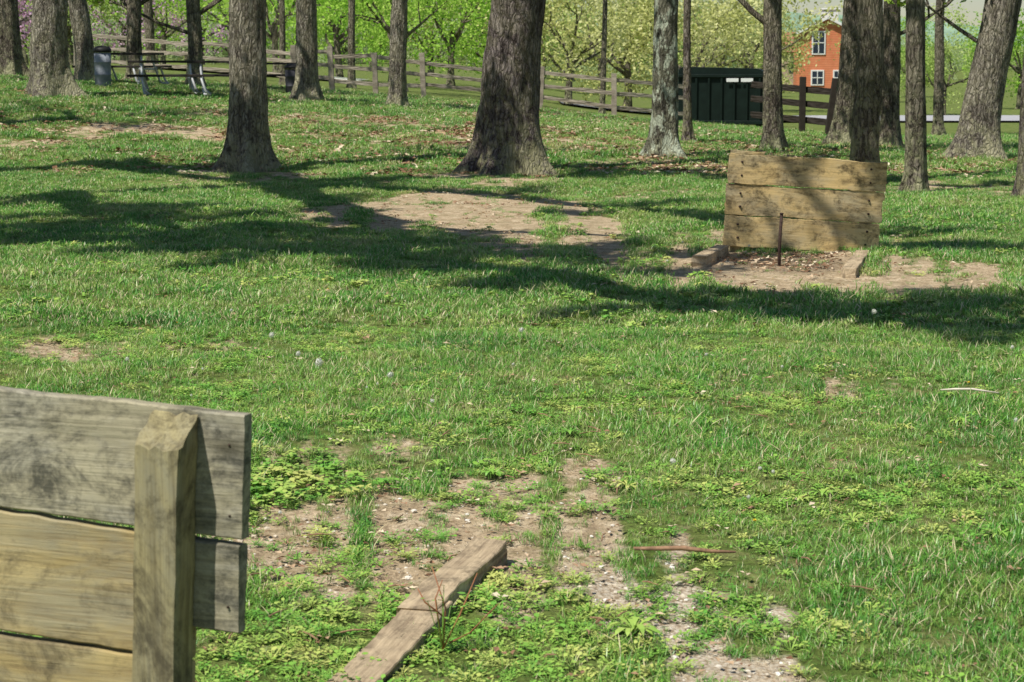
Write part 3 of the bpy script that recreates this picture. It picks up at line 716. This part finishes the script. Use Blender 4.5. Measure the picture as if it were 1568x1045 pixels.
for px,y,ln in((1190,52,0),(1228,51,0),(1272,50,7)):
    x=(px-784)/3150*(.991*y+.22); b=box('post',(.15,.15,1.55),(x,y,T(x,y)+.64),wood_black,f2,(0,R(ln),0))
for h in(.35,.75,1.1):
    a=((1150-784)/3150*51.8,52,T(6,52)+h+.05);b=((1300-784)/3150*50,50.3,T(8,50)+h-.04)
    timber('rail',a,b,.05,.16,wood_black,h,f2)

# ---------------------------------------------------------------- picnic tables, bins
def picnic(px,y,rz,L=1.9):
    x=(px-784)/3150*(.991*y+.22); e=empty('picnic_table',(x,y,T(x,y)),(0,0,rz))
    for k in range(5): box('top_plank_%d'%k,(L,.135,.05),(0,-.3+.15*k,.75),wood_table,e,bev=.005)
    for s in(-1,1):
        for k in range(2): box('bench_plank',(L,.13,.05),(0,s*(.62+.15*k),.44),wood_table,e,bev=.005)
    for sx in(-.65,.65):
        for s in(-1,1):
            tube('pipe_leg',[(sx,s*.30,.72),(sx,s*.32,.60),(sx+.05,s*.62,.1),(sx+.08,s*.70,.03),(sx+.2,s*.82,.03),(sx+.1,s*.86,.1),(sx,s*.80,.41),(sx,s*.55,.41)],.026,galv,e,7)
        tube('cross_pipe',[(sx,-.48,.38),(sx,.48,.38)],.022,galv,e,6)
        tube('top_pipe',[(sx,-.32,.715),(sx,.32,.715)],.022,galv,e,6)
picnic(265,46.5,R(8)); picnic(190,51,R(-14)); picnic(335,48.5,R(12),1.7); picnic(432,56,R(4))
def bin_(px,y,h,r,col):
    x=(px-784)/3150*(.991*y+.22); e=empty('trash_can',(x,y,T(x,y)))
    pr=[(.0,r*.9),(.02,r*.92),(.3*h,r*.94),(.31*h,r*.98),(.33*h,r*.98),(.34*h,r*.94),(.62*h,r*.96),(.63*h,r),(.65*h,r),(.66*h,r*.96),(.88*h,r*.97)]
    tube('barrel',[(0,0,z) for z,_ in pr],[q for _,q in pr],col,e,20)
    tube('lid',[(0,0,.885*h),(0,0,.97*h),(0,0,h*1.03),(0,0,h*1.06)],[r*1.06,r*1.04,r*.8,r*.3],mat_plain('black_plastic',(.02,.02,.02),.5),e,20)
bin_(160,48,.9,.20,mat_plain('grey_barrel',(.26,.28,.32),.6)); bin_(449,52,.75,.19,mat_plain('dark_barrel',(.05,.05,.06),.6))

# ---------------------------------------------------------------- dumpster
dg=mat_plain('dark_green_paint',(.008,.016,.013),.45,.3,3)
dx=(1108-784)/3150*69.6; du=empty('dumpster',(dx,70,T(dx,70)),(0,0,R(-8)))
V=[(-1.5,-1,.12),(1.5,-1,.12),(1.5,-1,1.82),(1.15,-1,1.98),(-1.35,-1,2.04),(-1.5,-1,1.92)]
V=V+[(x,1.0,z) for x,y,z in V]; n=6
F=[tuple(range(n))[::-1],tuple(range(n,2*n))]+[(i,(i+1)%n,n+(i+1)%n,n+i) for i in range(n)]
body=mesh_obj('body',V,F,[dg],du)
bm=bmesh.new();bm.from_mesh(body.data);bmesh.ops.recalc_face_normals(bm,faces=bm.faces);bmesh.ops.bevel(bm,geom=bm.edges[:],offset=.03,segments=2,affect='EDGES');bm.to_mesh(body.data);bm.free()
for k in range(7): box('side_rib_%d'%k,(.07,.08,1.5),(-1.3+k*.42,-1.04,.93),dg,du,bev=.01)
box('top_rail',(3.04,.1,.1),(0,-1.05,1.74),dg,du); box('bottom_rail',(3.04,.1,.12),(0,-1.05,.2),dg,du)
wp_=mat_plain('white_label',(.75,.75,.75),.5,.05)
for k in range(2): box('label_%d'%k,(.40,.012,.12),(.32+.48*k,-1.11,1.6),wp_,du,bev=.003)
for sx in(-1.2,1.2): box('skid',(.2,1.8,.14),(sx,0,.06),dg,du)

# ---------------------------------------------------------------- house
t=NT('orange_siding'); o=t.obj()
w=t.n('ShaderNodeTexWave',bands_direction='Z'); t.l(o,w.inputs['Vector']); w.inputs['Scale'].default_value=1.6
col=t.mix(t.ramp(w.outputs['Fac'],[(0,.45),(.25,0.0)]),t.ramp(t.noise(o,1.5),[(.3,(.60,.19,.09)),(.7,(.72,.27,.14))]),(.34,.10,.05))
om=t.bsdf(col,.8)
whm=mat_plain('white_trim',(.78,.78,.76),.6,.04); glm=mat_plain('window_glass',(.03,.04,.06),.15,.2); rfm=mat_plain('roof_shingle',(.30,.19,.15),.9,.3,3)
HY=180; hx=(1262-784)/3150*HY; hz0=T(hx,HY)
ho=empty('orange_house',(hx,HY,hz0),(0,0,R(-6)))
W=2.6;E=5.0;PK=6.3;DP=9
V=[(-W,0,-1),(W,0,-1),(W,0,E),(0,0,PK),(-W,0,E)];V=V+[(x,DP,z) for x,y,z in V]
F=[(0,1,2,3,4),(9,8,7,6,5),(0,5,6,1),(1,6,7,2),(4,9,5,0),(2,7,8,3),(3,8,9,4)]
mesh_obj('walls',V,F,[om],ho)
for s in(-1,1):
    a=math.atan2(PK-E,W); L=math.hypot(W,PK-E)+.35
    box('roof_slab',(L,DP+.8,.14),(s*(W/2+.12),DP/2,(E+PK)/2+.02),rfm,ho,(0,s*a,0),.01)
    box('barge_board',(L,.08,.2),(s*(W/2+.12),-.44,(E+PK)/2-.02),whm,ho,(0,s*a,0),.01)
def win(x,z,w,h):
    box('window_frame',(w+.24,.1,h+.24),(x,-.04,z),whm,ho,bev=.01); box('window_glass',(w,.06,h),(x,-.075,z),glm,ho,bev=.005)
    box('window_mullion',(.07,.05,h),(x,-.11,z),whm,ho,bev=.005); box('window_sash',(w,.05,.07),(x,-.112,z),whm,ho,bev=.005)
win(-.75,4.2,.95,1.8); win(-.8,1.2,.9,1.1); win(1.0,1.2,.7,1.1)
box('chimney',(1.5,.9,1.2),(.3,3,PK+.2),whm,ho,bev=.03); box('chimney_cap',(1.7,1.1,.15),(.3,3,PK+.85),whm,ho,bev=.02)
hb=empty('red_roof_house',((1205-784)/3150*230,230,T(20,230)))
box('walls',(7,6,4.5),(0,0,1.5),mat_plain('tan_wall',(.45,.33,.24)),hb,bev=.03)
V=[(-3.8,-3.4,3.7),(3.8,-3.4,3.7),(3.8,3.4,3.7),(-3.8,3.4,3.7),(-3.0,0,5.9),(3.0,0,5.9)]
mesh_obj('roof',V,[(0,1,5,4),(1,2,5),(2,3,4,5),(3,0,4),(0,3,2,1)],[mat_plain('red_roof',(.38,.14,.10))],hb)
for s in(-2,0,2): box('window',(.9,.1,1.1),(s,-3.03,2),glm,hb)

def strip(name,xs,yf,wd,mat,dz):
    V=[];F=[]
    for x in xs:
        for k in range(5):
            y=yf(x)+wd*(k/4-.5); V.append((x,y,T(x,y)+dz))
    for i in range(len(xs)-1):
        for k in range(4): F.append((i*5+k,i*5+5+k,i*5+6+k,i*5+1+k))
    mesh_obj(name,V,F,[mat])
strip('road',np.linspace(2,90,60),lambda x:88+.03*x,9,mat_plain('asphalt_road',(.42,.42,.44),.9,.1,2),.09)
strip('gravel_path',np.linspace(-40,-6,30),lambda x:84,7,mat_plain('pale_gravel',(.7,.68,.64),.9,.15,2),.12)

# ---------------------------------------------------------------- world, sun, camera
w=bpy.data.worlds.new('World'); scene.world=w; w.use_nodes=True; nt=w.node_tree
bg=nt.nodes['Background']; sky=nt.nodes.new('ShaderNodeTexSky'); sky.sky_type='NISHITA'; sky.sun_disc=False
EL=R(57); AZ=R(225); sky.sun_elevation=EL; sky.sun_rotation=AZ; sky.air_density=1.0; sky.dust_density=.3
nt.links.new(sky.outputs[0],bg.inputs[0]); bg.inputs[1].default_value=.075
sd=bpy.data.lights.new('sun','SUN'); sd.energy=5.0; sd.angle=R(.5); sd.color=(1,.955,.86)
so=bpy.data.objects.new('sun',sd); scene.collection.objects.link(so)
to=Vector((math.sin(AZ)*math.cos(EL),math.cos(AZ)*math.cos(EL),math.sin(EL)))
so.rotation_euler=(-to).to_track_quat('-Z','Y').to_euler(); so.location=to*50
cd=bpy.data.cameras.new('camera'); cd.sensor_width=36; cd.lens=3150/1568*36; cd.clip_end=5000; cd.clip_start=.1
cd.dof.use_dof=True; cd.dof.focus_distance=12; cd.dof.aperture_fstop=11
co=bpy.data.objects.new('camera',cd); scene.collection.objects.link(co); co.location=(0,0,1.67)
co.rotation_euler=(R(90)-math.atan(424/3150),0,0); scene.camera=co
